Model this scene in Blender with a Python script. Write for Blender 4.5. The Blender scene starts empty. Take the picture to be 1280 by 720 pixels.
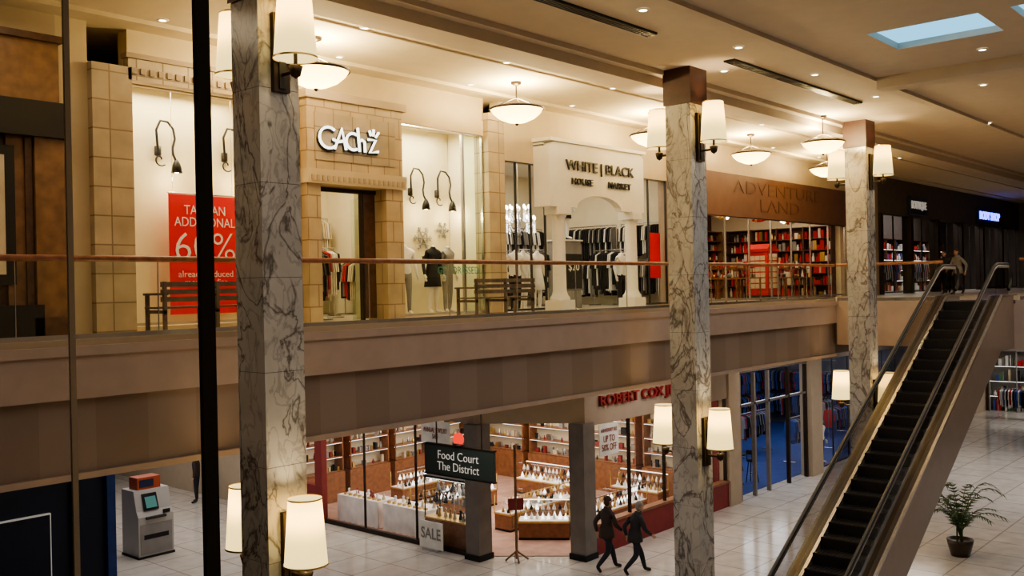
import bpy, math, random
from mathutils import Vector, Matrix
random.seed(7)
sc = bpy.context.scene
COL = sc.collection
UP = 6.4      # upper floor level
# ------------------------------------------------------------------ materials
def newmat(name):
    m = bpy.data.materials.new(name); m.use_nodes = True
    nt = m.node_tree; nt.nodes.clear()
    out = nt.nodes.new('ShaderNodeOutputMaterial')
    return m, nt, out
def c4(c): return (c[0], c[1], c[2], 1)
def mat(name, col, rough=.6, metal=0, em=None, es=0, var=.12, scale=3.0, spec=.5):
    m, nt, out = newmat(name)
    b = nt.nodes.new('ShaderNodeBsdfPrincipled')
    b.inputs['Roughness'].default_value = rough
    b.inputs['Metallic'].default_value = metal
    b.inputs['Specular IOR Level'].default_value = spec
    g = nt.nodes.new('ShaderNodeNewGeometry')
    n = nt.nodes.new('ShaderNodeTexNoise'); n.inputs['Scale'].default_value = scale
    nt.links.new(g.outputs['Position'], n.inputs['Vector'])
    r = nt.nodes.new('ShaderNodeValToRGB')
    r.color_ramp.elements[0].position = .3; r.color_ramp.elements[1].position = .7
    r.color_ramp.elements[0].color = c4([x*(1-var) for x in col])
    r.color_ramp.elements[1].color = c4([min(1, x*(1+var)) for x in col])
    nt.links.new(n.outputs['Fac'], r.inputs['Fac'])
    nt.links.new(r.outputs['Color'], b.inputs['Base Color'])
    if em:
        b.inputs['Emission Color'].default_value = c4(em)
        b.inputs['Emission Strength'].default_value = es
    nt.links.new(b.outputs['BSDF'], out.inputs['Surface'])
    return m
def marble():
    m, nt, out = newmat('veined_marble')
    b = nt.nodes.new('ShaderNodeBsdfPrincipled'); b.inputs['Roughness'].default_value = .22
    g = nt.nodes.new('ShaderNodeNewGeometry')
    def vein(scale, w, dist, seed):
        mp = nt.nodes.new('ShaderNodeMapping'); mp.inputs['Location'].default_value = (seed, seed*2, seed)
        mp.inputs['Scale'].default_value = (1, 1, .55)
        mp.inputs['Rotation'].default_value = (.5, .4, 0)
        nt.links.new(g.outputs['Position'], mp.inputs['Vector'])
        n = nt.nodes.new('ShaderNodeTexNoise'); n.inputs['Scale'].default_value = scale
        n.inputs['Detail'].default_value = 8; n.inputs['Distortion'].default_value = dist
        nt.links.new(mp.outputs['Vector'], n.inputs['Vector'])
        s = nt.nodes.new('ShaderNodeMath'); s.operation = 'SUBTRACT'; s.inputs[1].default_value = .5
        a = nt.nodes.new('ShaderNodeMath'); a.operation = 'ABSOLUTE'
        d = nt.nodes.new('ShaderNodeMath'); d.operation = 'DIVIDE'; d.inputs[1].default_value = w; d.use_clamp = True
        nt.links.new(n.outputs['Fac'], s.inputs[0]); nt.links.new(s.outputs[0], a.inputs[0]); nt.links.new(a.outputs[0], d.inputs[0])
        return d
    v1 = vein(1.7, .03, 1.0, 3.1); v2 = vein(4.4, .045, .7, 9.7)
    mn = nt.nodes.new('ShaderNodeMath'); mn.operation = 'MULTIPLY'
    p = nt.nodes.new('ShaderNodeMath'); p.operation = 'MULTIPLY_ADD'; p.inputs[1].default_value = .5; p.inputs[2].default_value = .5
    nt.links.new(v2.outputs[0], p.inputs[0])
    nt.links.new(v1.outputs[0], mn.inputs[0]); nt.links.new(p.outputs[0], mn.inputs[1])
    n3 = nt.nodes.new('ShaderNodeTexNoise'); n3.inputs['Scale'].default_value = 1.6; n3.inputs['Detail'].default_value = 5
    nt.links.new(g.outputs['Position'], n3.inputs['Vector'])
    r = nt.nodes.new('ShaderNodeValToRGB')
    r.color_ramp.elements[0].color = (.18, .16, .15, 1); r.color_ramp.elements[1].color = (.64, .63, .61, 1)
    e = r.color_ramp.elements.new(.5); e.color = (.46, .44, .43, 1)
    nt.links.new(mn.outputs[0], r.inputs['Fac'])
    mx = nt.nodes.new('ShaderNodeMix'); mx.data_type = 'RGBA'; mx.blend_type = 'MULTIPLY'; mx.inputs[0].default_value = .5
    nt.links.new(r.outputs['Color'], mx.inputs[6]); nt.links.new(n3.outputs['Fac'], mx.inputs[7])
    nt.links.new(mx.outputs[2], b.inputs['Base Color'])
    nt.links.new(b.outputs['BSDF'], out.inputs['Surface'])
    return m
def tiles(name, c1, c2, cm, w, h, mode='XY', rough=.3, mortar=.02, offset=0.0):
    m, nt, out = newmat(name)
    b = nt.nodes.new('ShaderNodeBsdfPrincipled'); b.inputs['Roughness'].default_value = rough
    g = nt.nodes.new('ShaderNodeNewGeometry')
    vec = g.outputs['Position']
    if mode == 'XZ':
        s = nt.nodes.new('ShaderNodeSeparateXYZ'); cb = nt.nodes.new('ShaderNodeCombineXYZ')
        nt.links.new(vec, s.inputs[0])
        ad = nt.nodes.new('ShaderNodeMath'); ad.operation = 'ADD'
        nt.links.new(s.outputs['X'], ad.inputs[0]); nt.links.new(s.outputs['Y'], ad.inputs[1])
        nt.links.new(ad.outputs[0], cb.inputs['X']); nt.links.new(s.outputs['Z'], cb.inputs['Y'])
        vec = cb.outputs[0]
    k = nt.nodes.new('ShaderNodeTexBrick'); k.offset = offset; k.squash = 1
    k.inputs['Scale'].default_value = 1; k.inputs['Mortar Size'].default_value = mortar
    k.inputs['Brick Width'].default_value = w; k.inputs['Row Height'].default_value = h
    k.inputs['Color1'].default_value = c4(c1); k.inputs['Color2'].default_value = c4(c2); k.inputs['Mortar'].default_value = c4(cm)
    nt.links.new(vec, k.inputs['Vector'])
    n = nt.nodes.new('ShaderNodeTexNoise'); n.inputs['Scale'].default_value = 2.5; n.inputs['Detail'].default_value = 6
    nt.links.new(g.outputs['Position'], n.inputs['Vector'])
    mx = nt.nodes.new('ShaderNodeMix'); mx.data_type = 'RGBA'; mx.blend_type = 'OVERLAY'; mx.inputs[0].default_value = .35
    nt.links.new(k.outputs['Color'], mx.inputs[6]); nt.links.new(n.outputs['Fac'], mx.inputs[7])
    nt.links.new(mx.outputs[2], b.inputs['Base Color'])
    nt.links.new(b.outputs['BSDF'], out.inputs['Surface'])
    return m
def glass(name, tint=(1, 1, 1), k=.35):
    m, nt, out = newmat(name)
    t = nt.nodes.new('ShaderNodeBsdfTransparent'); t.inputs['Color'].default_value = c4(tint)
    gl = nt.nodes.new('ShaderNodeBsdfGlossy'); gl.inputs['Roughness'].default_value = .02
    f = nt.nodes.new('ShaderNodeLayerWeight'); f.inputs['Blend'].default_value = .3
    p = nt.nodes.new('ShaderNodeMath'); p.operation = 'POWER'; p.inputs[1].default_value = 3
    q = nt.nodes.new('ShaderNodeMath'); q.operation = 'MULTIPLY_ADD'; q.inputs[1].default_value = k; q.inputs[2].default_value = .02
    mx = nt.nodes.new('ShaderNodeMixShader')
    nt.links.new(f.outputs['Facing'], p.inputs[0]); nt.links.new(p.outputs[0], q.inputs[0])
    nt.links.new(q.outputs[0], mx.inputs[0]); nt.links.new(t.outputs[0], mx.inputs[1]); nt.links.new(gl.outputs[0], mx.inputs[2])
    nt.links.new(mx.outputs[0], out.inputs['Surface'])
    return m
def emit(name, col, s):
    m, nt, out = newmat(name)
    e = nt.nodes.new('ShaderNodeEmission'); e.inputs['Color'].default_value = c4(col); e.inputs['Strength'].default_value = s
    nt.links.new(e.outputs[0], out.inputs['Surface'])
    return m
def shade(name, col, s, tr=.2):
    m, nt, out = newmat(name)
    e = nt.nodes.new('ShaderNodeEmission'); e.inputs['Color'].default_value = c4(col); e.inputs['Strength'].default_value = s
    t = nt.nodes.new('ShaderNodeBsdfTranslucent'); t.inputs['Color'].default_value = (tr, tr*.72, tr*.28, 1)
    a = nt.nodes.new('ShaderNodeAddShader')
    nt.links.new(e.outputs[0], a.inputs[0]); nt.links.new(t.outputs[0], a.inputs[1]); nt.links.new(a.outputs[0], out.inputs['Surface'])
    return m
def stripes():
    m, nt, out = newmat('fascia_striped_plaster')
    b = nt.nodes.new('ShaderNodeBsdfPrincipled'); b.inputs['Roughness'].default_value = .5
    g = nt.nodes.new('ShaderNodeNewGeometry'); s = nt.nodes.new('ShaderNodeSeparateXYZ'); nt.links.new(g.outputs['Position'], s.inputs[0])
    mu = nt.nodes.new('ShaderNodeMath'); mu.operation = 'MULTIPLY'; mu.inputs[1].default_value = .72
    fr = nt.nodes.new('ShaderNodeMath'); fr.operation = 'FRACT'
    r = nt.nodes.new('ShaderNodeValToRGB'); r.color_ramp.interpolation = 'CONSTANT'
    r.color_ramp.elements[0].color = (.25, .19, .165, 1); r.color_ramp.elements[1].color = (.285, .222, .196, 1); r.color_ramp.elements[1].position = .5
    nt.links.new(s.outputs['X'], mu.inputs[0]); nt.links.new(mu.outputs[0], fr.inputs[0]); nt.links.new(fr.outputs[0], r.inputs['Fac'])
    nt.links.new(r.outputs['Color'], b.inputs['Base Color']); nt.links.new(b.outputs['BSDF'], out.inputs['Surface'])
    return m
M = dict(
 marble=marble(), glass=glass('clear_glass'), gglass=glass('green_glass', (.9, .96, .92)), rglass=glass('rail_glass', (.96, .98, .96), .2), eglass=glass('smoked_glass', (.72, .70, .68), .35),
 floor=tiles('floor_tile', (.64, .60, .56), (.60, .56, .52), (.38, .34, .31), 1.25, 1.25, 'XY', .12, .02),
 ufloor=tiles('upper_floor_tile', (.55, .48, .38), (.5, .43, .34), (.3, .25, .2), .6, .6, 'XY', .3, .01),
 stone=tiles('travertine_tile', (.52, .41, .27), (.46, .36, .235), (.26, .18, .11), .42, .42, 'XZ', .5, .012, .5),
 pil=tiles('pilaster_tile', (.44, .36, .25), (.40, .32, .22), (.22, .16, .10), .46, .46, 'XZ', .5, .012),
 cream=mat('cream_plaster', (.58, .48, .33), .8, var=.04), tan=mat('tan_plaster', (.46, .37, .27), .8, var=.04), hdr=mat('brown_header', (.36, .28, .21), .7, var=.04),
 ceil=mat('ceiling_plaster', (.58, .50, .42), .85, var=.03), ceil2=mat('walkway_ceiling', (.70, .60, .44), .85, var=.03),
 fas=mat('fascia_plaster', (.45, .355, .305), .5, var=.05), fas2=stripes(),
 white=mat('white_paint', (.78, .75, .68), .6, var=.03), offw=mat('shop_wall', (.80, .73, .56), .7, var=.03), yel=mat('window_backdrop', (.74, .67, .47), .7, var=.03),
 black=mat('black_metal', (.015, .013, .012), .4, var=.05), bronze=mat('dark_bronze', (.035, .022, .015), .4, .4),
 wood=mat('dark_wood', (.10, .05, .028), .4, scale=8, var=.3), rail=mat('oak_handrail', (.30, .12, .06), .35, scale=9, var=.25), bwood=mat('bench_wood', (.17, .125, .095), .5, scale=8, var=.2),
 brown=mat('brown_wood', (.22, .12, .06), .4, scale=5, var=.25), cap=mat('mahogany_cap', (.07, .03, .025), .45, var=.2),
 steel=mat('steel', (.6, .6, .62), .25, 1, var=.05), dsteel=mat('dark_steel', (.07, .07, .075), .4, .7), pier=mat('grey_stone_pier', (.20, .175, .16), .4),
 red=mat('red_poster', (.58, .015, .03), .5, em=(.62, .02, .03), es=.12, var=.02), maroon=mat('maroon_paint', (.24, .035, .035), .6),
 rwood=mat('red_wood_panel', (.13, .065, .05), .6), rwood2=mat('panel_lettering', (.11, .05, .038), .6), navy=mat('navy_panel', (.012, .025, .07), .4), blue=mat('blue_carpet', (.02, .05, .22), .8),
 carpet=mat('pink_brown_carpet', (.42, .26, .21), .9), darkceil=mat('dark_soffit', (.16, .13, .11), .8), dark=mat('dark_wall', (.12, .095, .08), .6), dwall=mat('sport_shop_wall', (.12, .12, .15), .7),
 clad=mat('escalator_cladding', (.28, .22, .185), .3, var=.05), clad2=mat('escalator_inner_cladding', (.06, .048, .042), .22, var=.05), rub=mat('rubber', (.02, .02, .02), .3), step=mat('escalator_step', (.03, .03, .034), .45, .5),
 shade=shade('lampshade', (1, .76, .30), 1.3), bowl=shade('alabaster_bowl', (1, .84, .42), 1.6), bulb=emit('bulb', (1, .9, .66), 8),
 led_glint=emit('display_led_glint', (1, .96, .86), 2.2), sky=emit('dusk_sky_glass', (.24, .60, .88), 1.2), fluo=emit('fluorescent_tube', (.85, .93, 1), 5),
 sblue=emit('blue_sign', (.1, .14, 1), 4), sred=emit('red_sign', (1, .06, .03), 1.0), sredl=mat('red_letters', (.22, .015, .015), .4, var=.02), scr=emit('screen_glow', (.2, .45, .4), .3),
 gdark=mat('sign_green', (.04, .055, .05), .5, var=.03), wtxt=mat('white_letters', (.85, .83, .78), .5, em=(1, .95, .85), es=.15, var=.01), lit=emit('backlit_letters', (1, .93, .74), 2.4),
 ktxt=mat('black_letters_and_shadow', (.02, .02, .02), .4, var=.01), gold=mat('gold_trim', (.7, .5, .2), .3, .9), cloth=mat('white_cloth', (.88, .82, .79), .9),
 atm=mat('atm_grey', (.46, .44, .42), .45, var=.03), orange=mat('orange_plastic', (.42, .08, .03), .5, var=.02),
 skin=mat('skin', (.55, .33, .23), .6, var=.05), hairb=mat('brown_hair', (.06, .035, .02), .8), hairg=mat('grey_hair', (.3, .28, .26), .8),
 jk1=mat('dark_brown_jacket', (.05, .035, .03), .8), jk2=mat('charcoal_jacket', (.04, .04, .048), .8), tr=mat('dark_trousers', (.025, .028, .04), .85),
 shoe=mat('black_shoes', (.012, .012, .012), .5), mann=mat('mannequin_white', (.8, .76, .7), .4, var=.02),
 ck=mat('cloth_black', (.015, .015, .017), .85), cw=mat('cloth_white', (.82, .80, .76), .85), cg=mat('cloth_grey', (.28, .27, .26), .85), cr=mat('cloth_red', (.5, .03, .03), .85),
 cb=mat('cloth_blue', (.05, .1, .35), .85), cc=mat('cloth_cream', (.6, .5, .36), .85), cgr=mat('cloth_green', (.1, .22, .12), .85), leaf=mat('palm_leaf', (.045, .09, .03), .5),
 pot=mat('dark_pot', (.05, .03, .02), .4), oak=mat('showcase_wood', (.27, .12, .06), .4, scale=7, var=.2), grn=mat('green_letters', (.05, .3, .2), .5),
)
# ------------------------------------------------------------------ mesh builder
class MB:
    def __init__(s): s.v = []; s.f = []; s.m = []; s.s = []; s.mats = []
    def mi(s, k):
        k = M[k] if isinstance(k, str) else k
        if k not in s.mats: s.mats.append(k)
        return s.mats.index(k)
    def add(s, vs, fs, k, smooth=False):
        o = len(s.v); s.v += [tuple(x) for x in vs]; i = s.mi(k)
        for f in fs: s.f.append([o+a for a in f]); s.m.append(i); s.s.append(smooth)
    def box(s, x0, x1, y0, y1, z0, z1, k):
        vs = [(x0,y0,z0),(x1,y0,z0),(x1,y1,z0),(x0,y1,z0),(x0,y0,z1),(x1,y0,z1),(x1,y1,z1),(x0,y1,z1)]
        s.add(vs, [(0,3,2,1),(4,5,6,7),(0,1,5,4),(1,2,6,5),(2,3,7,6),(3,0,4,7)], k)
    def prism(s, pts, vec, k, smooth=False):
        n = len(pts); v = Vector(vec); a = [Vector(p) for p in pts]; b = [p+v for p in a]
        s.add(a+b, [list(range(n))[::-1], [n+i for i in range(n)]] , k)
        s.add(a+b, [(i, (i+1) % n, n+(i+1) % n, n+i) for i in range(n)], k, smooth)
    def quad(s, pts, k): s.add(pts, [tuple(range(len(pts)))], k)
    def tube(s, pts, r, k, n=8, cap=True):
        pts = [Vector(p) for p in pts]; rs = r if isinstance(r, (list, tuple)) else [r]*len(pts)
        vs = []; prev = None
        for i, p in enumerate(pts):
            t = (pts[min(i+1, len(pts)-1)]-pts[max(i-1, 0)]).normalized()
            if prev is None:
                u = t.cross(Vector((0, 0, 1)))
                if u.length < .05: u = t.cross(Vector((0, 1, 0)))
            else: u = prev-t*prev.dot(t)
            u.normalize(); prev = u; w = t.cross(u)
            for j in range(n):
                a = 2*math.pi*j/n; vs.append(p+(u*math.cos(a)+w*math.sin(a))*rs[i])
        fs = []
        for i in range(len(pts)-1):
            for j in range(n): fs.append((i*n+j, i*n+(j+1) % n, (i+1)*n+(j+1) % n, (i+1)*n+j))
        s.add(vs, fs, k, True)
        if cap:
            s.add(vs[:n], [list(range(n))[::-1]], k); s.add(vs[-n:], [list(range(n))], k)
    def lathe(s, cx, cy, prof, k, n=28):
        vs = []
        for r, z in prof:
            for j in range(n):
                a = 2*math.pi*j/n; vs.append((cx+r*math.cos(a), cy+r*math.sin(a), z))
        fs = [(i*n+j, i*n+(j+1) % n, (i+1)*n+(j+1) % n, (i+1)*n+j) for i in range(len(prof)-1) for j in range(n)]
        s.add(vs, fs, k, True)
    def ell(s, c, r, k, n=14, m=10, z0=-1.0, z1=1.0):
        vs = []
        for i in range(m+1):
            ph = math.asin(max(-1, min(1, z0)))+(math.asin(z1)-math.asin(z0))*i/m
            for j in range(n):
                a = 2*math.pi*j/n
                vs.append((c[0]+r[0]*math.cos(ph)*math.cos(a), c[1]+r[1]*math.cos(ph)*math.sin(a), c[2]+r[2]*math.sin(ph)))
        fs = [(i*n+j, i*n+(j+1) % n, (i+1)*n+(j+1) % n, (i+1)*n+j) for i in range(m) for j in range(n)]
        s.add(vs, fs, k, True)
    def obj(s, name, loc=None, rot=0, bevel=0):
        me = bpy.data.meshes.new(name)
        vs = s.v
        if loc is None:
            xs = [v[0] for v in vs]; ys = [v[1] for v in vs]; zs = [v[2] for v in vs]
            loc = ((min(xs)+max(xs))/2, (min(ys)+max(ys))/2, min(zs))
            vs = [(v[0]-loc[0], v[1]-loc[1], v[2]-loc[2]) for v in vs]
        me.from_pydata(vs, [], s.f)
        for m_ in s.mats: me.materials.append(m_)
        me.polygons.foreach_set('material_index', s.m); me.polygons.foreach_set('use_smooth', s.s)
        me.update()
        o = bpy.data.objects.new(name, me); COL.objects.link(o); o.location = loc; o.rotation_euler[2] = rot
        return o
def adopt(child, parent):
    child.parent = parent
    mw = Matrix.LocRotScale(parent.location, parent.rotation_euler, parent.scale)
    child.matrix_parent_inverse = mw.inverted()
def text(name, body, W, H, center, face, k, parent=None, ext=.015, bold=0.0, shear=0.0):
    cu = bpy.data.curves.new(name, 'FONT'); cu.body = body; cu.align_x = 'CENTER'; cu.align_y = 'CENTER'
    cu.extrude = ext; cu.offset = bold; cu.space_line = .9; cu.resolution_u = 3; cu.shear = shear
    t = bpy.data.objects.new(name, cu); COL.objects.link(t)
    dg = bpy.context.evaluated_depsgraph_get(); me = bpy.data.meshes.new_from_object(t.evaluated_get(dg))
    bpy.data.objects.remove(t)
    xs = [v.co.x for v in me.vertices]; ys = [v.co.y for v in me.vertices]
    cx = (min(xs)+max(xs))/2; cy = (min(ys)+max(ys))/2
    sx = W/(max(xs)-min(xs)); sy = H/(max(ys)-min(ys))
    for v in me.vertices: v.co = Vector(((v.co.x-cx)*sx, (v.co.y-cy)*sy, v.co.z))
    me.materials.clear(); me.materials.append(M[k])
    o = bpy.data.objects.new(name, me); COL.objects.link(o)
    o.location = center
    o.rotation_euler = (math.pi/2, 0, 0) if face == '-Y' else (math.pi/2, 0, -math.pi/2)
    if parent: adopt(o, parent)
    return o
def light(name, kind, loc, power, col=(1, .85, .6), size=.1, size2=None, parent=None, rot=(0, 0, 0)):
    l = bpy.data.lights.new(name, kind); l.energy = power; l.color = col
    if kind == 'AREA':
        l.shape = 'RECTANGLE'; l.size = size; l.size_y = size2 or size
    else: l.shadow_soft_size = size
    o = bpy.data.objects.new(name, l); COL.objects.link(o); o.location = loc; o.rotation_euler = rot
    if parent: adopt(o, parent)
    return o
# ------------------------------------------------------------------ room shell
b = MB(); b.box(-8, 62, -8, 45, -.3, 0, 'floor'); b.obj('floor')
b = MB()
b.box(-8, 62, 12.05, 45, 4.8, UP-.04, 'darkceil'); b.box(-8, 62, 12.0, 45, UP-.04, UP, 'ufloor')
b.box(28.2, 62, -8, 12.0, 5.1, UP-.04, 'darkceil'); b.box(28.2, 62, -8, 12.0, UP-.04, UP, 'ufloor')
b.obj('floor_upper')
b = MB()
b.box(-8, 28.2, 11.8, 12.06, 5.75, UP, 'fas'); b.box(-8, 28.2, 11.74, 11.8, 6.28, UP, 'fas'); b.box(-8, 28.2, 11.95, 12.05, 4.8, 5.75, 'fas2')
b.box(-8, 28.2, 11.9, 12.05, 4.74, 4.82, 'fas')
b.box(28.0, 28.2, -8, 6.9, 5.1, UP, 'fas'); b.box(28.0, 28.2, 8.65, 11.8, 5.1, UP, 'fas'); b.box(28.0, 28.2, 6.9, 8.65, 5.1, UP-.1, 'fas')
b.box(-8, 28.0, 11.82, 11.98, UP, UP+.08, 'tan')
b.obj('trim_1')
b = MB()
Z = 11.5
b.box(-8, 17.5, -8, 11.1, Z, Z+.3, 'ceil'); b.box(19.1, 62, -8, 11.1, Z, Z+.3, 'ceil')
b.box(17.5, 19.1, -8, 2.4, Z, Z+.3, 'ceil'); b.box(17.5, 19.1, 4.3, 4.8, Z, Z+.3, 'ceil'); b.box(17.5, 19.1, 6.7, 11.1, Z, Z+.3, 'ceil')
b.box(-8, 62, 11.1, 11.8, 11.2, Z+.3, 'ceil')
b.box(-8, 62, 11.8, 45, 11.35, Z+.3, 'ceil2')
b.box(-8, 62, 11.8, 11.95, 11.26, 11.35, 'ceil2'); b.box(-8, 62, 14.3, 14.45, 11.28, 11.35, 'ceil2'); b.box(-8, 62, 12.35, 12.4, 11.32, 11.35, 'ceil')
b.box(-8, 62, 8.0, 8.25, 11.42, Z, 'ceil'); b.box(-8, 62, 10.9, 11.1, 11.4, Z, 'ceil')
b.box(21.4, 21.9, -8, 8.0, 11.25, Z, 'ceil')
b.obj('ceiling')
for y in (4.8, 2.4):
    b = MB(); b.box(17.51, 19.09, y+.01, y+1.89, Z+.12, Z+.16, 'sky'); b.obj('skylight')
light('skylight_glow', 'AREA', (18.3, 4.6, 11.45), 60, (.55, .8, 1), 1.6, 4)
for x0, x1 in ((11.4, 14.6), (17.4, 24.0)):
    b = MB(); b.box(x0, x1, 9.33, 9.57, 11.465, Z, 'black')
    for i in range(4): b.box(x0, x1, 9.35+i*.06, 9.37+i*.06, 11.455, 11.47, 'dsteel')
    b.obj('air_vent')
b = MB()
b.box(-8.2, -8, -8, 45, 0, 11.8, 'tan'); b.obj('wall_west')
b = MB(); b.box(-8, 62, -8.2, -8, 0, 11.8, 'tan'); b.obj('wall_south')
b = MB(); b.box(62, 62.2, -8, 45, 0, 11.8, 'dark'); b.obj('wall_east')
b = MB(); b.box(-8, 62, 45, 45.2, 0, 11.8, 'dark'); b.obj('wall_north')
# ------------------------------------------------------------------ columns + sconces
CX = (7.24, 17.6, 26.95)
def sconce(x, ys, sgn, zb):
    b = MB()
    yl = ys+sgn*.36
    b.box(x-.12, x+.12, min(ys, ys+sgn*.07), max(ys, ys+sgn*.07), zb-.38, zb+.62, 'bronze')
    b.box(x-.05, x+.05, min(ys, ys+sgn*.09), max(ys, ys+sgn*.09), zb-.34, zb+.58, 'black')
    b.tube([(x, ys, zb-.16), (x, yl, zb-.16)], .025, 'bronze')
    b.tube([(x, yl, zb-.24), (x, yl, zb+.3)], .025, 'bronze')
    b.lathe(x, yl, [(.0, zb-.26), (.06, zb-.22), (.09, zb-.1), (.03, zb-.08)], 'bronze', 16)
    b.lathe(x, yl, [(.275, zb), (.27, zb), (.21, zb+.82), (.205, zb+.82)], 'shade', 32)
    b.lathe(x, yl, [(.28, zb-.01), (.28, zb+.015)], 'gold', 32); b.lathe(x, yl, [(.213, zb+.81), (.213, zb+.83)], 'gold', 32)
    b.tube([(x-.24, yl, zb+.3), (x+.24, yl, zb+.3)], .008, 'bronze', 6)
    b.ell((x, yl, zb+.4), (.05, .05, .08), 'bulb')
    o = b.obj('wall_sconce')
    light('sconce_bulb', 'POINT', (x, yl, zb+.5), 55, (1, .74, .4), .12, parent=o)
for cx in CX:
    b = MB()
    zs = [0, 1.2, 2.4, 3.6, 4.8, 6.0, 7.2, 8.4, 9.6, 10.75]
    for z0, z1 in zip(zs, zs[1:]): b.box(cx-.3, cx+.3, 10.3, 10.9, z0, z1-.006, 'marble')
    b.box(cx-.29, cx+.29, 10.31, 10.89, 0, 10.75, 'bronze')
    b.box(cx-.33, cx+.33, 10.27, 10.93, 0, .25, 'cap')
    b.box(cx-.33, cx+.33, 10.27, 10.93, 10.75, 11.5, 'cap')
    b.obj('marble_column')
    for zb in (9.93, 3.6):
        sconce(cx, 10.3, -1, zb); sconce(cx, 10.9, 1, zb)
# ------------------------------------------------------------------ balustrade
b = MB()
x = -8
while x < 27.9:
    x1 = min(x+1.8, 27.9); b.box(x+.01, x1-.01, 11.895, 11.91, UP+.06, 7.44, 'rglass'); b.box(x1-.005, x1+.005, 11.895, 11.91, UP+.06, 7.44, 'steel'); x = x1
b.tube([(-8, 11.9, 7.48), (28.1, 11.9, 7.48)], .042, 'rail', 10)
b.box(-8, 28.1, 11.87, 11.93, UP+.05, UP+.14, 'steel')
b.obj('glass_balustrade')
for y0, y1 in ((8.75, 11.8), (-7.9, 6.8)):
    b = MB(); b.box(28.08, 28.1, y0, y1, UP, 7.44, 'rglass'); b.tube([(28.09, y0, 7.48), (28.09, y1, 7.48)], .042, 'rail', 10)
    b.box(28.06, 28.12, y0, y1, UP, UP+.1, 'steel'); b.obj('glass_balustrade')
# ------------------------------------------------------------------ pendants & downlights
def pendant(x, y):
    b = MB(); zc = 11.35 if y > 11.8 else 11.5
    b.lathe(x, y, [(0, zc), (.12, zc), (.11, zc-.05), (.03, zc-.08)], 'bronze', 20)
    b.tube([(x, y, zc-.05), (x, y, 11.0)], .016, 'bronze')
    for i in range(3):
        a = i*2.094+.4; b.tube([(x, y, 11.02), (x+.54*math.cos(a), y+.54*math.sin(a), 10.79)], .01, 'bronze', 6)
    b.lathe(x, y, [(.56, 10.77), (.5, 10.68), (.38, 10.58), (.2, 10.5), (.05, 10.47), (.0, 10.47)], 'bowl', 36)
    b.lathe(x, y, [(.575, 10.75), (.59, 10.77), (.575, 10.8), (.55, 10.79), (.56, 10.75)], 'bronze', 36)
    b.lathe(x, y, [(.0, 10.42), (.035, 10.44), (.04, 10.48)], 'bronze', 12)
    o = b.obj('pendant_light')
    light('pendant_bulb', 'POINT', (x, y, 10.86), 290, (1, .78, .38), .15, parent=o)
for x in (10.1, 15.3, 20.5, 25.7, 31.0): pendant(x, 13.3)
pendant(25.2, 10.9)
b = MB()
for i in range(10):
    for y in (12.25, 14.1): 
        x = 3.2+i*3.5+(y-12)*.5; b.lathe(x, y, [(0, 11.335), (.06, 11.335)], 'bulb', 12); b.lathe(x, y, [(.06, 11.33), (.1, 11.345)], 'white', 12)
for x, y in ((13.2, 8.7), (16.6, 8.8), (20, 8.8), (23.5, 8.8), (20.3, 5.5), (24, 6.5), (26.5, 3.5), (30, 8), (34, 8), (38, 8), (34, 5), (10, 9), (18.2, 10)):
    b.lathe(x, y, [(0, 11.48), (.07, 11.48)], 'bulb', 12); b.lathe(x, y, [(.07, 11.475), (.11, 11.495)], 'white', 12)
b.obj('ceiling_downlights')
WM = (1, .9, .78)
for x in (4, 10, 16, 22, 28): light('walkway_light', 'AREA', (x, 13.3, 11.2), 46, (1, .82, .56), 4, 1.6)
light('atrium_fill', 'AREA', (8, 3, 11.3), 250, WM, 14, 9)  # added ambient fill under the atrium ceiling, no fixture modelled
light('atrium_fill', 'AREA', (24, 3, 11.2), 250, WM, 12, 9)  # second added fill, same purpose
light('bridge_light', 'AREA', (38, 5, 11.2), 170, (1, .86, .7), 12, 8)
for x in (14, 22, 30, 38): light('soffit_light', 'AREA', (x, 13.5, 4.75), 55, (1, .9, .82), 4, 2)
light('corridor_light', 'AREA', (14, 27, 4.7), 260, (1, .92, .85), 5, 14)
light('bridge_soffit_light', 'AREA', (36, 6, 5.05), 330, (1, .94, .88), 10, 8)
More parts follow.
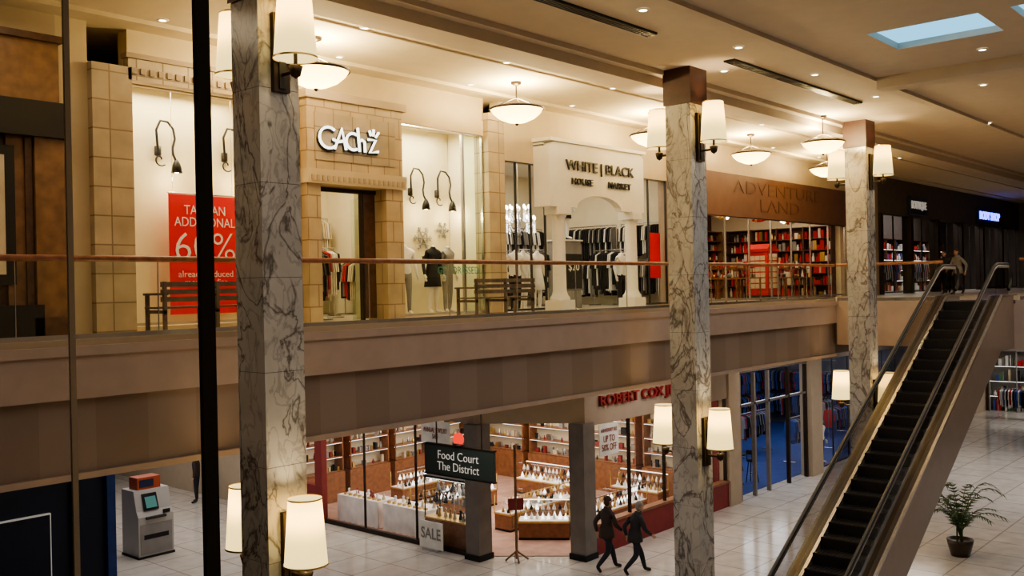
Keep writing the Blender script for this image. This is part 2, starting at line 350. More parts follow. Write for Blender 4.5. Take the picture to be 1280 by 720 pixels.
# ------------------------------------------------------------------ helper: windows
WN = [0]
def window(x0, x1, y, z0, z1, nm=1, fr='bronze', gl='glass', t=.025):
    WN[0] += 1; b = MB()
    b.box(x0, x1, y-.03, y+.03, z0, z0+t*2, fr); b.box(x0, x1, y-.03, y+.03, z1-t, z1, fr)
    for i in range(nm+1):
        x = x0+(x1-x0-t)*i/nm; b.box(x, x+t, y-.03, y+.03, z0+2*t, z1-t, fr)
    b.box(x0+t, x1-t, y-.005, y+.005, z0+2*t, z1-t, gl)
    return b.obj('window_%d' % WN[0])
def curved_lamp(x, y, z, s=1):
    b = MB()
    b.lathe(x, y-.02, [(0, z-.1), (.06, z-.08), (.06, z+.08), (0, z+.1)], 'black', 12)
    pts = [(x, y-.04, z-.1), (x-.06*s, y-.12, z+.1), (x-.1*s, y-.16, z+.35), (x-.04*s, y-.2, z+.52), (x+.08*s, y-.24, z+.5), (x+.16*s, y-.28, z+.38), (x+.18*s, y-.3, z+.2), (x+.12*s, y-.32, z+.02), (x+.12*s, y-.34, z-.1), (x+.17*s, y-.36, z-.22)]
    b.tube(pts, .022, 'black'); p = pts[-1]
    b.lathe(p[0], p[1], [(.02, p[2]+.04), (.05, p[2]), (.08, p[2]-.08), (.1, p[2]-.2), (.09, p[2]-.2), (.0, p[2]-.05)], 'black', 16)
    b.ell((p[0], p[1], p[2]-.16), (.05, .05, .05), 'bulb', 10, 6)
    b.tube([(x+.02*math.cos(a)*(1+a), y-.1, z-.16+.02*math.sin(a)*(1+a)) for a in [i*.5 for i in range(12)]], .014, 'black', 6)
    o = b.obj('gooseneck_wall_lamp'); light('gooseneck_bulb', 'POINT', (p[0], p[1], p[2]-.3), 10, (1, .8, .45), .05, parent=o)
# ------------------------------------------------------------------ figures
def figure(name, loc, rot, mats, pose='stand', head=True, h=1.0, skirt=None, hands=True, hair='hairb', stoop=0):
    R = {'pel': (0, 0, .96, .135), 'sp': (.0, 0, 1.10, .125), 'ch': (.01+stoop*.5, 0, 1.25, .15), 'uc': (.02+stoop, 0, 1.38, .13), 'nb': (.03+stoop*1.2, 0, 1.475, .06), 'nk': (.045+stoop*1.4, 0, 1.56, .052)}
    for s, n in ((1, 'L'), (-1, 'R')):
        R['sh'+n] = (.02+stoop, s*.19, 1.40, .07)
        R['hi'+n] = (0, s*.09, .87, .1)
        if pose == 'walk':
            if s == 1:
                R['el'+n] = (-.16, .26, 1.14, .06); R['wr'+n] = (-.10, .27, .90, .038)
                R['kn'+n] = (.20, .09, .50, .072); R['an'+n] = (.30, .09, .10, .05); R['to'+n] = (.47, .10, .05, .035)
            else:
                R['el'+n] = (.10+stoop, -.26, 1.13, .06); R['wr'+n] = (.29+stoop, -.22, .98, .038)
                R['kn'+n] = (-.02, -.09, .49, .072); R['an'+n] = (-.34, -.09, .19, .05); R['to'+n] = (-.25, -.10, .045, .035)
        else:
            R['el'+n] = (-.03, s*.25, 1.13, .045); R['wr'+n] = (.05, s*.28, .89, .032)
            R['kn'+n] = (.02, s*.10, .49, .06); R['an'+n] = (0-.02*s, s*.11, .09, .042); R['to'+n] = (.16, s*.13, .04, .035)
    E = [('pel', 'sp', 't'), ('sp', 'ch', 't'), ('ch', 'uc', 't'), ('uc', 'nb', 't'), ('nb', 'nk', 's')]
    for n in 'LR': E += [('uc', 'sh'+n, 't'), ('sh'+n, 'el'+n, 'a'), ('el'+n, 'wr'+n, 'a'), ('pel', 'hi'+n, 'l'), ('hi'+n, 'kn'+n, 'l'), ('kn'+n, 'an'+n, 'l'), ('an'+n, 'to'+n, 'f')]
    def skin(J, E, root):
        ks = list(J); me = bpy.data.meshes.new('tmp'); me.from_pydata([J[k][:3] for k in ks], [(ks.index(a), ks.index(c)) for a, c, _ in E], [])
        o = bpy.data.objects.new('tmp', me); COL.objects.link(o)
        o.modifiers.new('Skin', 'SKIN'); o.modifiers[0].use_smooth_shade = True
        for i, k in enumerate(ks):
            sv = me.skin_vertices[0].data[i]; sv.radius = (J[k][3], J[k][3]); sv.use_root = (k == root)
        ss = o.modifiers.new('Sub', 'SUBSURF'); ss.levels = 2; ss.render_levels = 2
        dg = bpy.context.evaluated_depsgraph_get(); r = bpy.data.meshes.new_from_object(o.evaluated_get(dg))
        bpy.data.objects.remove(o); return r
    B = MB(); me = skin(R, E, 'pel'); vs = [tuple(v.co) for v in me.vertices]; o = len(B.v); B.v += vs
    segs = [(Vector(R[a][:3]), Vector(R[c][:3]), lab, (R[a][3]+R[c][3])/2) for a, c, lab in E]
    for p in me.polygons:
        c = p.center; best = 9; lb = 't'
        for a, e, lab, rr in segs:
            d = e-a; t = max(0, min(1, (c-a).dot(d)/d.dot(d))); q = (c-(a+d*t)).length/rr
            if q < best: best = q; lb = lab
        if lb == 't' and c.z < .93: lb = 'l'
        if lb == 'l' and c.z > .93: lb = 't'
        k = mats[lb]; B.f.append([o+i for i in p.vertices]); B.m.append(B.mi(k)); B.s.append(True)
    if skirt:
        hem, rad, k = skirt; B.lathe(0, 0, [(.13, 1.12), (.165, .95), (rad*.9, (hem+.95)/2), (rad, hem), (rad-.02, hem)], k, 20)
    if pose == 'walk':
        B.lathe(0, 0, [(.145, 1.1), (.18, .95), (.19, .82), (.175, .82)], mats['t'], 20)
        B.lathe(.03+stoop*1.2, 0, [(.12, 1.43), (.085, 1.53), (.068, 1.53)], mats['t'], 16)
    if hands:
        for n in 'LR':
            w = Vector(R['wr'+n][:3]); d = (w-Vector(R['el'+n][:3])).normalized()
            s = d.cross(Vector((0, 1, 0))).normalized()*(-1)
            if s.x < 0: s = -s
            inn = Vector((0, -1 if n == 'L' else 1, 0))
            J = {'w': (*(w-d*.02), .024), 'p': (*(w+d*.05), .03), 'q': (*(w+d*.085), .026)}; EE = [('w', 'p', ''), ('p', 'q', '')]
            for i, L in enumerate((.07, .08, .075, .058)):
                o0 = w+d*.09+s*(.03-i*.02); J['a%d' % i] = (*o0, .010); J['b%d' % i] = (*(o0+d*L*.5+inn*.006), .009); J['c%d' % i] = (*(o0+d*L*.9+inn*.028), .008)
                EE += [('q', 'a%d' % i, ''), ('a%d' % i, 'b%d' % i, ''), ('b%d' % i, 'c%d' % i, '')]
            t0 = w+d*.03+s*.032; J['t0'] = (*t0, .011); J['t1'] = (*(t0+s*.022+d*.035), .010); J['t2'] = (*(t0+s*.026+d*.062+inn*.01), .008)
            EE += [('p', 't0', ''), ('t0', 't1', ''), ('t1', 't2', '')]
            hm = skin(J, EE, 'w'); B.add([v.co for v in hm.vertices], [tuple(p.vertices) for p in hm.polygons], mats['s'], True)
    if head:
        hx = .065+stoop*1.6; hz = 1.655
        B.ell((hx, 0, hz), (.095, .076, .118), 'skin', 18, 14); B.ell((hx+.03, 0, hz-.06), (.06, .052, .06), 'skin', 14, 8)
        B.ell((hx+.095, 0, hz-.015), (.02, .012, .026), 'skin', 8, 6)
        for s in (1, -1):
            B.ell((hx-.005, s*.077, hz-.01), (.02, .01, .032), 'skin', 8, 6); B.ell((hx+.083, s*.03, hz+.008), (.009, .014, .008), 'ck', 8, 6)
            B.box(hx+.082, hx+.094, s*.03-.018, s*.03+.018, hz+.026, hz+.032, hair)
        B.box(hx+.078, hx+.09, -.022, .022, hz-.062, hz-.054, 'cr')
        B.ell((hx-.014, 0, hz+.018), (.1, .084, .118), hair, 18, 10, z0=.08)
        B.ell((hx-.045, 0, hz-.01), (.072, .08, .1), hair, 16, 10)
    mz = min(v[2] for v in B.v); B.v = [(v[0]*h, v[1]*h, (v[2]-mz)*h) for v in B.v]
    return B.obj(name, loc, rot)
def person(loc, rot, j, hair, pose='walk', h=1., stoop=0.0, name='walking_man'):
    return figure(name, loc, rot, {'t': j, 'a': j, 'l': 'tr', 'f': 'shoe', 's': 'skin'}, pose, True, h, hair=hair, stoop=stoop)
def mannequin(loc, rot, top, leg, skirt=None, arm='mann'):
    return figure('mannequin', loc, rot, {'t': top, 'a': arm, 'l': leg, 'f': 'mann', 's': 'mann'}, 'stand', False, 1.0, skirt)
# ------------------------------------------------------------------ shop furniture
def garment(b, c, d, k, L, w=.21):
    n = Vector((-d[1], d[0], 0)); u = Vector((0, 0, 1)); c = Vector(c); D = Vector((d[0], d[1], 0))*.035
    P = [(-.05, -.02), (-w, -.09), (-w-.05, -.5), (-w+.03, -.5), (-w+.03, -L), (w-.03, -L), (w-.03, -.5), (w+.05, -.5), (w, -.09), (.05, -.02)]
    b.prism([c-D*.5+n*x+u*(z-.05) for x, z in P], D, k)
    b.tube([c, c-u*.07], .006, 'steel', 5)
def rack(x, y, z, L, ang, cols, top=1.5, gl=.85, name='clothes_rack', tiers=0):
    b = MB(); d = (math.cos(ang), math.sin(ang)); n = (-d[1], d[0])
    P = lambda t, s, zz: (d[0]*t+n[0]*s, d[1]*t+n[1]*s, zz)
    tops = [top] + ([top+1.15] if tiers else [])
    for t in (-L/2, L/2):
        b.tube([P(t, 0, .03), P(t, 0, tops[-1])], .016, 'steel'); b.tube([P(t, -.25, .02), P(t, .25, .02)], .02, 'steel')
    for tp in tops:
        b.tube([P(-L/2, 0, tp), P(L/2, 0, tp)], .016, 'steel')
        k = int(L/.075)
        for i in range(1, k): garment(b, P(-L/2+L*i/k, 0, tp), d, random.choice(cols), gl+random.uniform(-.12, .1))
    b.obj(name, (x, y, z))
def shelves(x0, x1, y0, y1, z0, z1, lv, cols, face, frame='offw', lit=True, fill=.85, name='display_shelving', bk=None, bay=1.3, ws=(.07, .2), hs=(.3, .75)):
    b = MB(); bk = bk or frame
    if face == '-Y': b.box(x0, x1, y1-.04, y1, z0, z1, bk)
    else: b.box(x1-.04, x1, y0, y1, z0, z1, bk)
    L = (x1-x0) if face == '-Y' else (y1-y0)
    nb = max(1, round(L/bay))
    for i in range(nb+1):
        t = i/nb
        if face == '-Y': xx = x0+(x1-x0-.04)*t; b.box(xx, xx+.04, y0, y1-.04, z0, z1, frame)
        else: yy = y0+(y1-y0-.04)*t; b.box(x0, x1-.04, yy, yy+.04, z0, z1, frame)
    for l in range(lv+1):
        zz = z0+(z1-z0-.04)*l/lv; b.box(x0, x1, y0, y1, zz, zz+.025, frame)
        if l == lv: break
        hh = (z1-z0)/lv
        if lit and l > 0:
            if face == '-Y': b.box(x0, x1, y0+.02, y0+.05, zz-.015, zz, 'led_glint')
            else: b.box(x0+.02, x0+.05, y0, y1, zz-.015, zz, 'led_glint')
        t = .08
        while t < L-.15:
            w = random.uniform(*ws); hgt = random.uniform(*hs)*hh
            if random.random() < fill:
                k = random.choice(cols); dd = random.uniform(.08, .2)
                cx, cy = (x0+t+w/2, (y0+y1)/2-.04) if face == '-Y' else ((x0+x1)/2-.04, y0+t+w/2)
                if random.random() < .5: b.box(cx-w/2*.9, cx+w/2*.9, cy-dd/2, cy+dd/2, zz+.025, zz+.025+hgt, k)
                else:
                    b.lathe(cx, cy, [(w*.4, zz+.025), (w*.45, zz+.025+hgt*.5), (w*.2, zz+.025+hgt*.75), (w*.25, zz+.025+hgt), (0, zz+.025+hgt)], k, 8)
            t += w+.03
    return b.obj(name)
def gift_table(x, y, z, L, cols):
    b = MB()
    for tz, hw in ((.75, .45), (1.1, .3)): b.box(-L/2*hw/.45, L/2*hw/.45, -hw, hw, tz, tz+.04, 'oak')
    for sx in (-1, 1):
        for sy in (-1, 1): b.tube([(sx*(L/2-.06), sy*.39, 0), (sx*(L/2-.06), sy*.39, .75)], .03, 'oak'); b.tube([(sx*(L/3-.06), sy*.25, .79), (sx*(L/3-.06), sy*.25, 1.1)], .02, 'oak')
    for tz, hw in ((.79, .38), (1.14, .24)):
        for i in range(int(L*11)):
            px = random.uniform(-L/2*hw/.45, L/2*hw/.45); py = random.uniform(-hw, hw); k = random.choice(cols); q = random.random(); r = random.uniform(.04, .08)
            if q < .35: b.box(px-r, px+r, py-r, py+r, tz, tz+random.uniform(.08, .22), k)
            elif q < .7: b.ell((px, py, tz+r), (r, r, r), k, 10, 7)
            else: b.lathe(px, py, [(r, tz), (r*.7, tz+.1), (0, tz+.3)], k, 10)
    b.obj('gift_display_table', (x, y, z))
def jewel_wall(x0, x1, y0, y1, face):
    L = (x1-x0) if face == '-Y' else (y1-y0); n = int(L/2.0); st = L/n
    for i in range(n):
        if face == '-Y': a0, a1, c0, c1 = x0+i*st+.15, x0+(i+1)*st-.15, y0, y1
        else: a0, a1, c0, c1 = x0, x1, y0+i*st+.15, y0+(i+1)*st-.15
        o = shelves(a0, a1, c0, c1, 1.0, 2.95, 4, ['gold', 'cc', 'cg', 'ck', 'steel', 'maroon'], face, 'oak', True, .55, 'wall_showcase', 'offw', 3, (.06, .13), (.25, .5))
        b = MB()
        b.box(a0-.04, a1+.04, c0-.02 if face == '-Y' else c0-.04, c1 if face == '-Y' else c1+.04, .02, .99, 'oak')
        ob = b.obj('base_cabinet')
        adopt(ob, o)
def showcase(x, y, L, ang=0, name='jewellery_showcase'):
    b = MB(); W = .6
    b.box(-L/2, L/2, -W/2, W/2, .0, .08, 'ck'); b.box(-L/2, L/2, -W/2, W/2, .08, .5, 'oak'); b.box(-L/2-.02, L/2+.02, -W/2-.02, W/2+.02, .48, .52, 'gold')
    for i in range(int(L/.6)): b.box(-L/2+.08+i*.6, -L/2+.54+i*.6, -W/2-.012, -W/2, .14, .44, 'brown')
    for sx in (-1, 1):
        for sy in (-1, 1): b.box(sx*L/2-.012, sx*L/2+.012, sy*W/2-.012, sy*W/2+.012, .52, 1.02, 'gold')
    b.box(-L/2, L/2, -W/2, -W/2+.006, .52, 1.02, 'glass'); b.box(-L/2, L/2, -W/2, W/2, 1.02, 1.03, 'glass'); b.box(-L/2+.01, L/2-.01, -W/2+.01, W/2-.01, .52, .54, 'cloth')
    b.box(-L/2+.02, L/2-.02, -W/2+.1, W/2-.02, .78, .786, 'glass')
    b.box(-L/2, L/2, -W/2, -W/2+.03, 1.0, 1.02, 'led_glint'); b.box(-L/2, L/2, -W/2-.008, -W/2, 1.0, 1.03, 'gold')
    for i in range(int(L/.16)):
        for yy, zz in ((-.15, .54), (.05, .54), (-.05, .79)):
            xx = -L/2+.1+i*.16; k = random.choice(['cw', 'cw', 'gold', 'ck', 'led_glint'])  # some pieces get the LED emission as a painted glint
            b.lathe(xx, yy, [(.05, zz), (.045, zz+.05), (.02, zz+.08+random.random()*.06), (.0, zz+.18)], k, 8)
    b.obj(name, (x, y, 0), ang)
# ------------------------------------------------------------------ UPPER STOREFRONTS
T = 11.35
b = MB()
for x0, x1, z0, k in ((6.46, 6.95, UP, 'cream'), (7.61, 10.3, 10.55, 'cream'), (10.3, 10.92, UP, 'cream'), (10.92, 13.4, 10.75, 'cream'), (13.4, 16.07, 10.5, 'cream'),
                      (16.62, 23.8, 10.0, 'cream'), (36.8, 40, UP, 'hdr'), (40, 62, 9.8, 'dark'), (-8, 6.46, 10.95, 'tan')):
    b.box(x0, x1, 15, 15.3, z0, T, k)
b.box(25.7, 36.8, 15, 15.3, 9.15, 10.5, 'rwood'); b.box(25.7, 36.8, 15, 15.3, 10.5, T, 'tan')
b.box(23.8, 25.7, 14.9, 15.3, UP, T, 'hdr')
for x in (6.6, 16.3, 25.6, 36.9): b.box(x-.08, x+.08, 15.3, 21, UP, T, 'offw')
b.box(6.6, 25.6, 21, 21.2, UP, T, 'offw'); b.box(25.6, 36.9, 21, 21.2, UP, T, 'rwood'); b.box(36.98, 62, 19, 19.2, UP, T, 'dark')
b.box(6.68, 25.5, 15.3, 21, 10.7, 10.8, 'white'); b.box(25.7, 36.8, 15.3, 21, 10.3, 10.4, 'tan')
for i in range(6):
    b.box(40+i*3.6, 40.3+i*3.6, 14.9, 15.3, UP, 9.8, 'bronze')
b.obj('wall_storefront_upper')
b = MB()
b.box(6.95, 7.61, 14.85, 15.3, UP, 10.7, 'pil'); b.box(7.55, 10.35, 14.85, 15.0, 10.5, 10.85, 'pil'); b.box(7.5, 10.4, 14.8, 15.0, 10.85, 10.93, 'hdr')
for i in range(18): b.box(7.6+i*.155, 7.68+i*.155, 14.82, 14.86, 10.6, 10.7, 'hdr')
b.obj('trim_2')
b = MB()
b.box(10.92, 11.22, 14.7, 15.3, UP, 9.05, 'stone'); b.box(12.85, 13.3, 14.7, 15.3, UP, 9.05, 'stone'); b.box(10.92, 13.3, 14.7, 15.3, 9.3, 10.65, 'stone')
b.box(10.88, 13.34, 14.62, 15.3, 9.05, 9.32, 'cream'); b.box(10.85, 13.37, 14.62, 15.3, 10.65, 10.8, 'tan')
for i in range(19): b.box(10.95+i*.125, 11.01+i*.125, 14.6, 14.63, 9.1, 9.2, 'tan')
b.box(11.1, 13.1, 14.68, 14.7, 9.5, 10.4, 'pil')
portal = b.obj('stone_entry_portal')
# stylised back-lit script lettering
def arc(cx, cz, r, a0, a1, sx=1.0, n=12): return [(cx+r*sx*math.cos(math.radians(a0+(a1-a0)*i/n)), cz+r*math.sin(math.radians(a0+(a1-a0)*i/n))) for i in range(n+1)]
strokes = [arc(-.52, 0, .2, 50, 310, 1.1), [(-.38, -.2), (-.2, .2), (-.1, -.2)], [(-.42, -.02), (-.3, -.06), (-.1, -.02)], arc(.08, -.02, .16, 60, 300, 1.1),
           [(.2, .26), (.24, -.2)], [(.22, -.02), (.3, .04), (.37, .0), (.38, -.2)], [(.46, .06), (.66, .06), (.5, -.2), (.72, -.16)], [(.54, .14), (.5, .24)], [(.6, .14), (.61, .27)], [(.66, .12), (.74, .22)]]
for nm, rad, k, yy, dx in (('sign_shadow', .045, 'ktxt', 14.66, .025), ('sign_letters', .026, 'lit', 14.59, 0)):  # dark offset copy of the strokes is a painted shadow behind the letters
    b = MB()
    for st in strokes: b.tube([(11.86+p[0]*.98+dx, yy, 9.92+p[1]-dx*.6) for p in st], rad, k, 8)
    adopt(b.obj(nm), portal)
b = MB(); b.box(16.07, 16.62, 14.85, 15.3, UP, 10.95, 'pil'); b.box(16.03, 16.66, 14.8, 15.3, 10.85, 11.0, 'tan'); b.obj('trim_3')
b = MB()
b.box(-2, 6.1, 14.7, 14.98, UP, 6.9, 'black'); b.box(6.02, 6.46, 14.75, 14.99, 6.6, 9.4, 'brown'); b.box(5.96, 6.5, 14.7, 14.99, UP, 6.7, 'wood')
b.box(-2, 6.5, 14.65, 14.99, 9.4, 9.93, 'black'); b.box(-2, 6.42, 14.8, 14.99, 9.93, 10.9, 'brown'); b.box(-2, 6.45, 14.7, 14.99, 10.85, 10.95, 'wood')
b.box(5.9, 6.0, 14.8, 14.99, 6.9, 9.4, 'wood'); b.box(5.65, 5.9, 14.85, 14.99, 6.9, 9.4, 'brown')
b.box(3.5, 5.75, 14.8, 14.99, 7.2, 9.25, 'black'); b.box(3.6, 5.6, 14.78, 14.8, 7.35, 9.1, 'cc'); b.box(-2, 5.65, 14.9, 14.99, 6.9, 9.4, 'wood')
b.obj('wood_storefront')
b = MB(); b.box(-8, 6.46, 15, 15.3, UP, 10.95, 'tan'); b.obj('wall_upper_left')
window(7.63, 10.28, 15.12, UP+.1, 10.5, 2, 'tan')
window(13.42, 15.4, 15.05, UP+.05, 10.5, 1, 'steel'); window(15.42, 16.05, 15.05, UP+.05, 10.5, 1, 'steel', 'gglass')
window(16.64, 18.3, 15.05, UP+.05, 10.0, 3, 'dsteel'); window(21.95, 23.78, 15.05, UP+.05, 10.0, 2, 'dsteel')
window(25.75, 36.75, 15.1, UP+.05, 9.15, 7, 'steel', 'glass', .03)
for i in range(6):
    window(40.3+i*3.6, 43.6+i*3.6, 15.1, UP+.05, 9.8, 2, 'black')
b = MB(); b.box(7.0, 10.6, 16.2, 16.3, UP, 10.7, 'yel'); b.box(10.5, 10.6, 15.3, 16.2, UP, 10.7, 'yel'); b.box(7.0, 10.6, 15.3, 16.2, UP, UP+.08, 'cream'); b.obj('wall_display_left')
b = MB(); b.box(13.6, 16.2, 16.3, 16.4, UP, 10.7, 'yel'); b.box(13.5, 16.2, 15.3, 16.3, UP, UP+.06, 'cream'); b.box(13.4, 13.5, 15.3, 16.4, UP, 10.7, 'yel'); b.obj('wall_display_right')
light('window_light', 'AREA', (8.9, 15.7, 10.6), 70, (1, .84, .54), 2.6, .6)
light('window_light', 'AREA', (14.7, 15.7, 10.6), 70, (1, .88, .6), 2.2, .6)
light('window_light', 'AREA', (18.6, 15.8, 10.4), 40, (1, .88, .66), 3, .5)  # unseen strip added to brighten the mannequins in this window
b = MB(); b.box(8.72, 10.12, 15.78, 15.8, 6.65, 8.8, 'red'); b.tube([(8.7, 15.79, 8.82), (10.14, 15.79, 8.82)], .015, 'steel')
b.tube([(8.8, 15.79, 8.82), (8.8, 15.79, 10.7)], .004, 'steel', 4); b.tube([(10.0, 15.79, 8.82), (10.0, 15.79, 10.7)], .004, 'steel', 4)
po = b.obj('red_sale_banner')
text('poster_text', 'TAKE AN\nADDITIONAL', 1.22, .38, (9.42, 15.76, 8.42), '-Y', 'cw', po, .003, -.005)
text('poster_number', '60%', 1.2, .5, (9.42, 15.76, 7.87), '-Y', 'cw', po, .003, -.01)
text('poster_small', 'already reduced\nmerchandise', 1.1, .26, (9.42, 15.76, 7.3), '-Y', 'cw', po, .003, -.005)
curved_lamp(8.75, 16.2, 9.6); curved_lamp(10.1, 16.2, 9.6)
curved_lamp(14.95, 16.3, 9.25); curved_lamp(15.8, 16.3, 9.25)
mannequin((14.1, 15.6, UP+.06), -2.0, 'cw', 'cg', arm='cw'); mannequin((15.05, 15.7, UP+.06), -1.6, 'ck', 'mann', (.62, .2, 'ck'), 'ck'); mannequin((15.6, 15.8, UP+.06), -1.4, 'cg', 'cg', arm='cg')
b = MB()
for (sx, sz, r) in ((14.4, 8.35, .26), (15.3, 8.2, .28), (14.2, 7.8, .16), (15.95, 8.4, .2), (14.7, 7.5, .16)):
    for i in range(6):
        a = i*math.pi/3
        b.tube([(sx, 16.26, sz), (sx+r*math.cos(a), 16.26, sz+r*math.sin(a))], .016, 'cg', 5)
        p = (sx+r*.6*math.cos(a), 16.26, sz+r*.6*math.sin(a))
        for s in (-.6, .6): b.tube([p, (p[0]+r*.35*math.cos(a+s), 16.26, p[2]+r*.35*math.sin(a+s))], .012, 'cg', 5)
    b.tube([(sx+r*.5*math.cos(t*.3), 16.26, sz+r*.5*math.sin(t*.3)) for t in range(22)], .012, 'cg', 5)
b.obj('snowflake_decorations')
text('window_lettering', 'GET DRESSED', 1.3, .16, (15.2, 15.015, 7.42), '-Y', 'grn', None, .002)
b = MB(); b.box(11.24, 11.29, 15.0, 15.1, UP, 9.03, 'bronze'); b.box(12.45, 12.5, 15.0, 15.1, UP, 9.03, 'bronze'); b.box(11.24, 12.83, 15.0, 15.1, 8.95, 9.03, 'bronze')
b.prism([(12.5, 15.1, UP), (12.78, 15.75, UP), (12.81, 15.74, UP), (12.53, 15.09, UP)], (0, 0, 2.5), 'gglass'); b.box(12.5, 12.83, 15.04, 15.06, UP+.05, 8.95, 'wood'); b.obj('door_1')
rack(12.3, 16.5, UP, 1.0, 0.5, ['ck', 'ck', 'cr', 'cg'], 1.5, .95); rack(13.2, 17.6, UP, 1.4, .2, ['ck', 'cr', 'cw', 'ck'], 1.6, 1.0); rack(14.2, 19.2, UP, 1.6, 0, ['ck', 'cw', 'cg'], 1.6, 1)
rack(14.5, 20.7, UP, 3.0, 0, ['ck', 'cc', 'cw', 'cg', 'cc'], 1.4, .9, tiers=1); rack(15.9, 18.4, UP, 3.0, 1.57, ['ck', 'cr', 'ck', 'cg', 'cc'], 1.4, .9)
light('shop_light', 'AREA', (13.2, 18.5, 10.6), 170, (1, .82, .5), 4, 3)
# white portico store
b = MB()
PY = 14.5; PA, PB = 17.83, 21.85; PM = (PA+PB)/2
def archpts():
    pts = [(PA, 8.95), (PM-.95, 8.95)]
    for i in range(11):
        a = math.pi*(1-i/10); pts.append((PM+.95*math.cos(a), 8.95+.34*math.sin(a)))
    return pts+[(PM+.95, 8.95), (PB, 8.95), (PB, 10.4), (PB-.2, 10.55), (PA+.2, 10.55), (PA, 10.4)]
b.prism([(x, PY, z) for x, z in archpts()], (0, .2, 0), 'white')
b.box(PA, PA+.2, PY+.2, 15.0, 8.95, 10.45, 'white'); b.box(PB-.2, PB, PY+.2, 15.0, 8.95, 10.45, 'white'); b.box(PA, PB, PY+.2, 15, 10.42, 10.5, 'white')
b.prism([(PA-.05, PY-.06, 10.52), (PB+.05, PY-.06, 10.52), (PB+.05, PY-.06, 10.6), (PA-.05, PY-.06, 10.6)], (0, .56, 0), 'white')
for x in (PA+.5, PB-.42):
    b.box(x-.26, x+.26, PY-.1, PY+.42, UP, UP+.28, 'white'); b.lathe(x, PY+.16, [(.25, UP+.28), (.25, UP+.34), (.2, UP+.4), (.17, UP+.5), (.15, 8.6), (.17, 8.68), (.2, 8.72), (.2, 8.76)], 'white', 24)
    b.box(x-.24, x+.24, PY-.06, PY+.4, 8.76, 8.96, 'white')
pt = b.obj('entry_portico')
text('sign_top', 'WHITE | BLACK', 2.9, .33, (PM+.05, PY-.03, 9.95), '-Y', 'ktxt', pt, .02, .005)
text('sign_left', 'HOUSE', .85, .16, (PM-.75, PY-.03, 9.6), '-Y', 'ktxt', pt, .02, .005)
text('sign_right', 'MARKET', 1.0, .16, (PM+.85, PY-.03, 9.6), '-Y', 'ktxt', pt, .02, .005)
mannequin((17.75, 15.6, UP), -1.8, 'cw', 'ck', arm='cw'); mannequin((18.2, 15.75, UP), -1.5, 'cw', 'cw', arm='cw'); mannequin((18.75, 15.75, UP), -1.7, 'cw', 'cw', (.55, .22, 'cw'))
mannequin((22.4, 15.7, UP), -1.6, 'cw', 'ck'); mannequin((22.9, 16.0, UP), -1.7, 'ck', 'ck', (.6, .2, 'ck'), 'ck')
b = MB(); b.box(20.45, 21.35, 16.3, 16.75, UP, UP+1.9, 'cg'); b.box(20.4, 21.4, 16.25, 16.8, UP+1.86, UP+1.9, 'white'); b.obj('display_plinth'); mannequin((20.9, 16.5, UP+1.91), -1.7, 'ck', 'cw', (.6, .2, 'ck'), 'cw')
wb = ['ck', 'ck', 'cw', 'cg', 'ck']
rack(19.5, 16.5, UP, 1.2, .1, wb, 1.6, 1.0); rack(19.3, 18.2, UP, 2.0, .0, ['cw', 'ck', 'cg'], 1.6, 1.0); rack(22.2, 17.6, UP, 1.5, .8, wb, 1.6, 1.1)
rack(22.3, 19.2, UP, 2.0, .0, wb, 1.7, 1.1); rack(24.1, 17.2, UP, 1.6, 1.4, ['ck', 'cw'], 1.7, 1.1)
for x in (19, 21.4, 23.8): rack(x, 20.65, UP, 2.2, 0, wb, 1.4, 1.0, tiers=1)
for y in (16.6, 18.8): rack(25.2, y, UP, 2.0, 1.57, wb, 1.4, 1.0, tiers=1)
b = MB(); b.box(23.15, 23.7, 15.2, 15.22, 7.2, 8.5, 'red'); b.tube([(23.2, 15.21, 8.5), (23.2, 15.21, 10.0)], .005, 'steel', 4); b.obj('red_sale_banner')
b = MB(); b.box(-.35, .35, -.02, .02, .55, 1.45, 'ck'); b.box(-.38, .38, -.03, .03, .5, .55, 'steel'); b.tube([(0, 0, .02), (0, 0, .5)], .02, 'steel'); b.lathe(0, 0, [(0, 0), (.2, 0), (.2, .02), (0, .04)], 'steel', 16)
st = b.obj('sign_stand', (19.7, 15.3, UP)); text('stand_text', '$20', .45, .22, (19.7, 15.27, UP+1.1), '-Y', 'cw', st, .003)
b = MB()
hx, hy, hz = 19.75, 17.2, 8.8
b.tube([(hx, hy, 10.7), (hx, hy, hz+.3)], .012, 'steel'); b.lathe(hx, hy, [(.02, hz+.4), (.07, hz+.3), (.03, hz+.15), (.1, hz-.1), (.05, hz-.25), (.12, hz-.35), (0, hz-.45)], 'steel', 14)
for i in range(10):
    a = i*math.pi/5
    for rr, zz in ((.46, 0), (.32, .3)):
        px, py = hx+rr*math.cos(a), hy+rr*math.sin(a)
        b.tube([(hx, hy, hz-.2+zz), (hx+rr*.5*math.cos(a), hy+rr*.5*math.sin(a), hz-.28+zz), (px, py, hz-.05+zz)], .012, 'steel', 6)
        b.lathe(px, py, [(.05, hz-.05+zz), (.015, hz-.02+zz), (.015, hz+.06+zz), (0, hz+.06+zz)], 'cw', 8); b.ell((px, py, hz+.1+zz), (.034, .034, .06), 'bulb', 8, 6)
        for q in range(4): b.ell((px, py, hz-.1-q*.06+zz), (.028, .028, .03), 'led_glint', 6, 4)
b.obj('crystal_chandelier')
light('shop_light', 'AREA', (21, 18, 10.6), 170, (1, .86, .64), 6, 3.5)
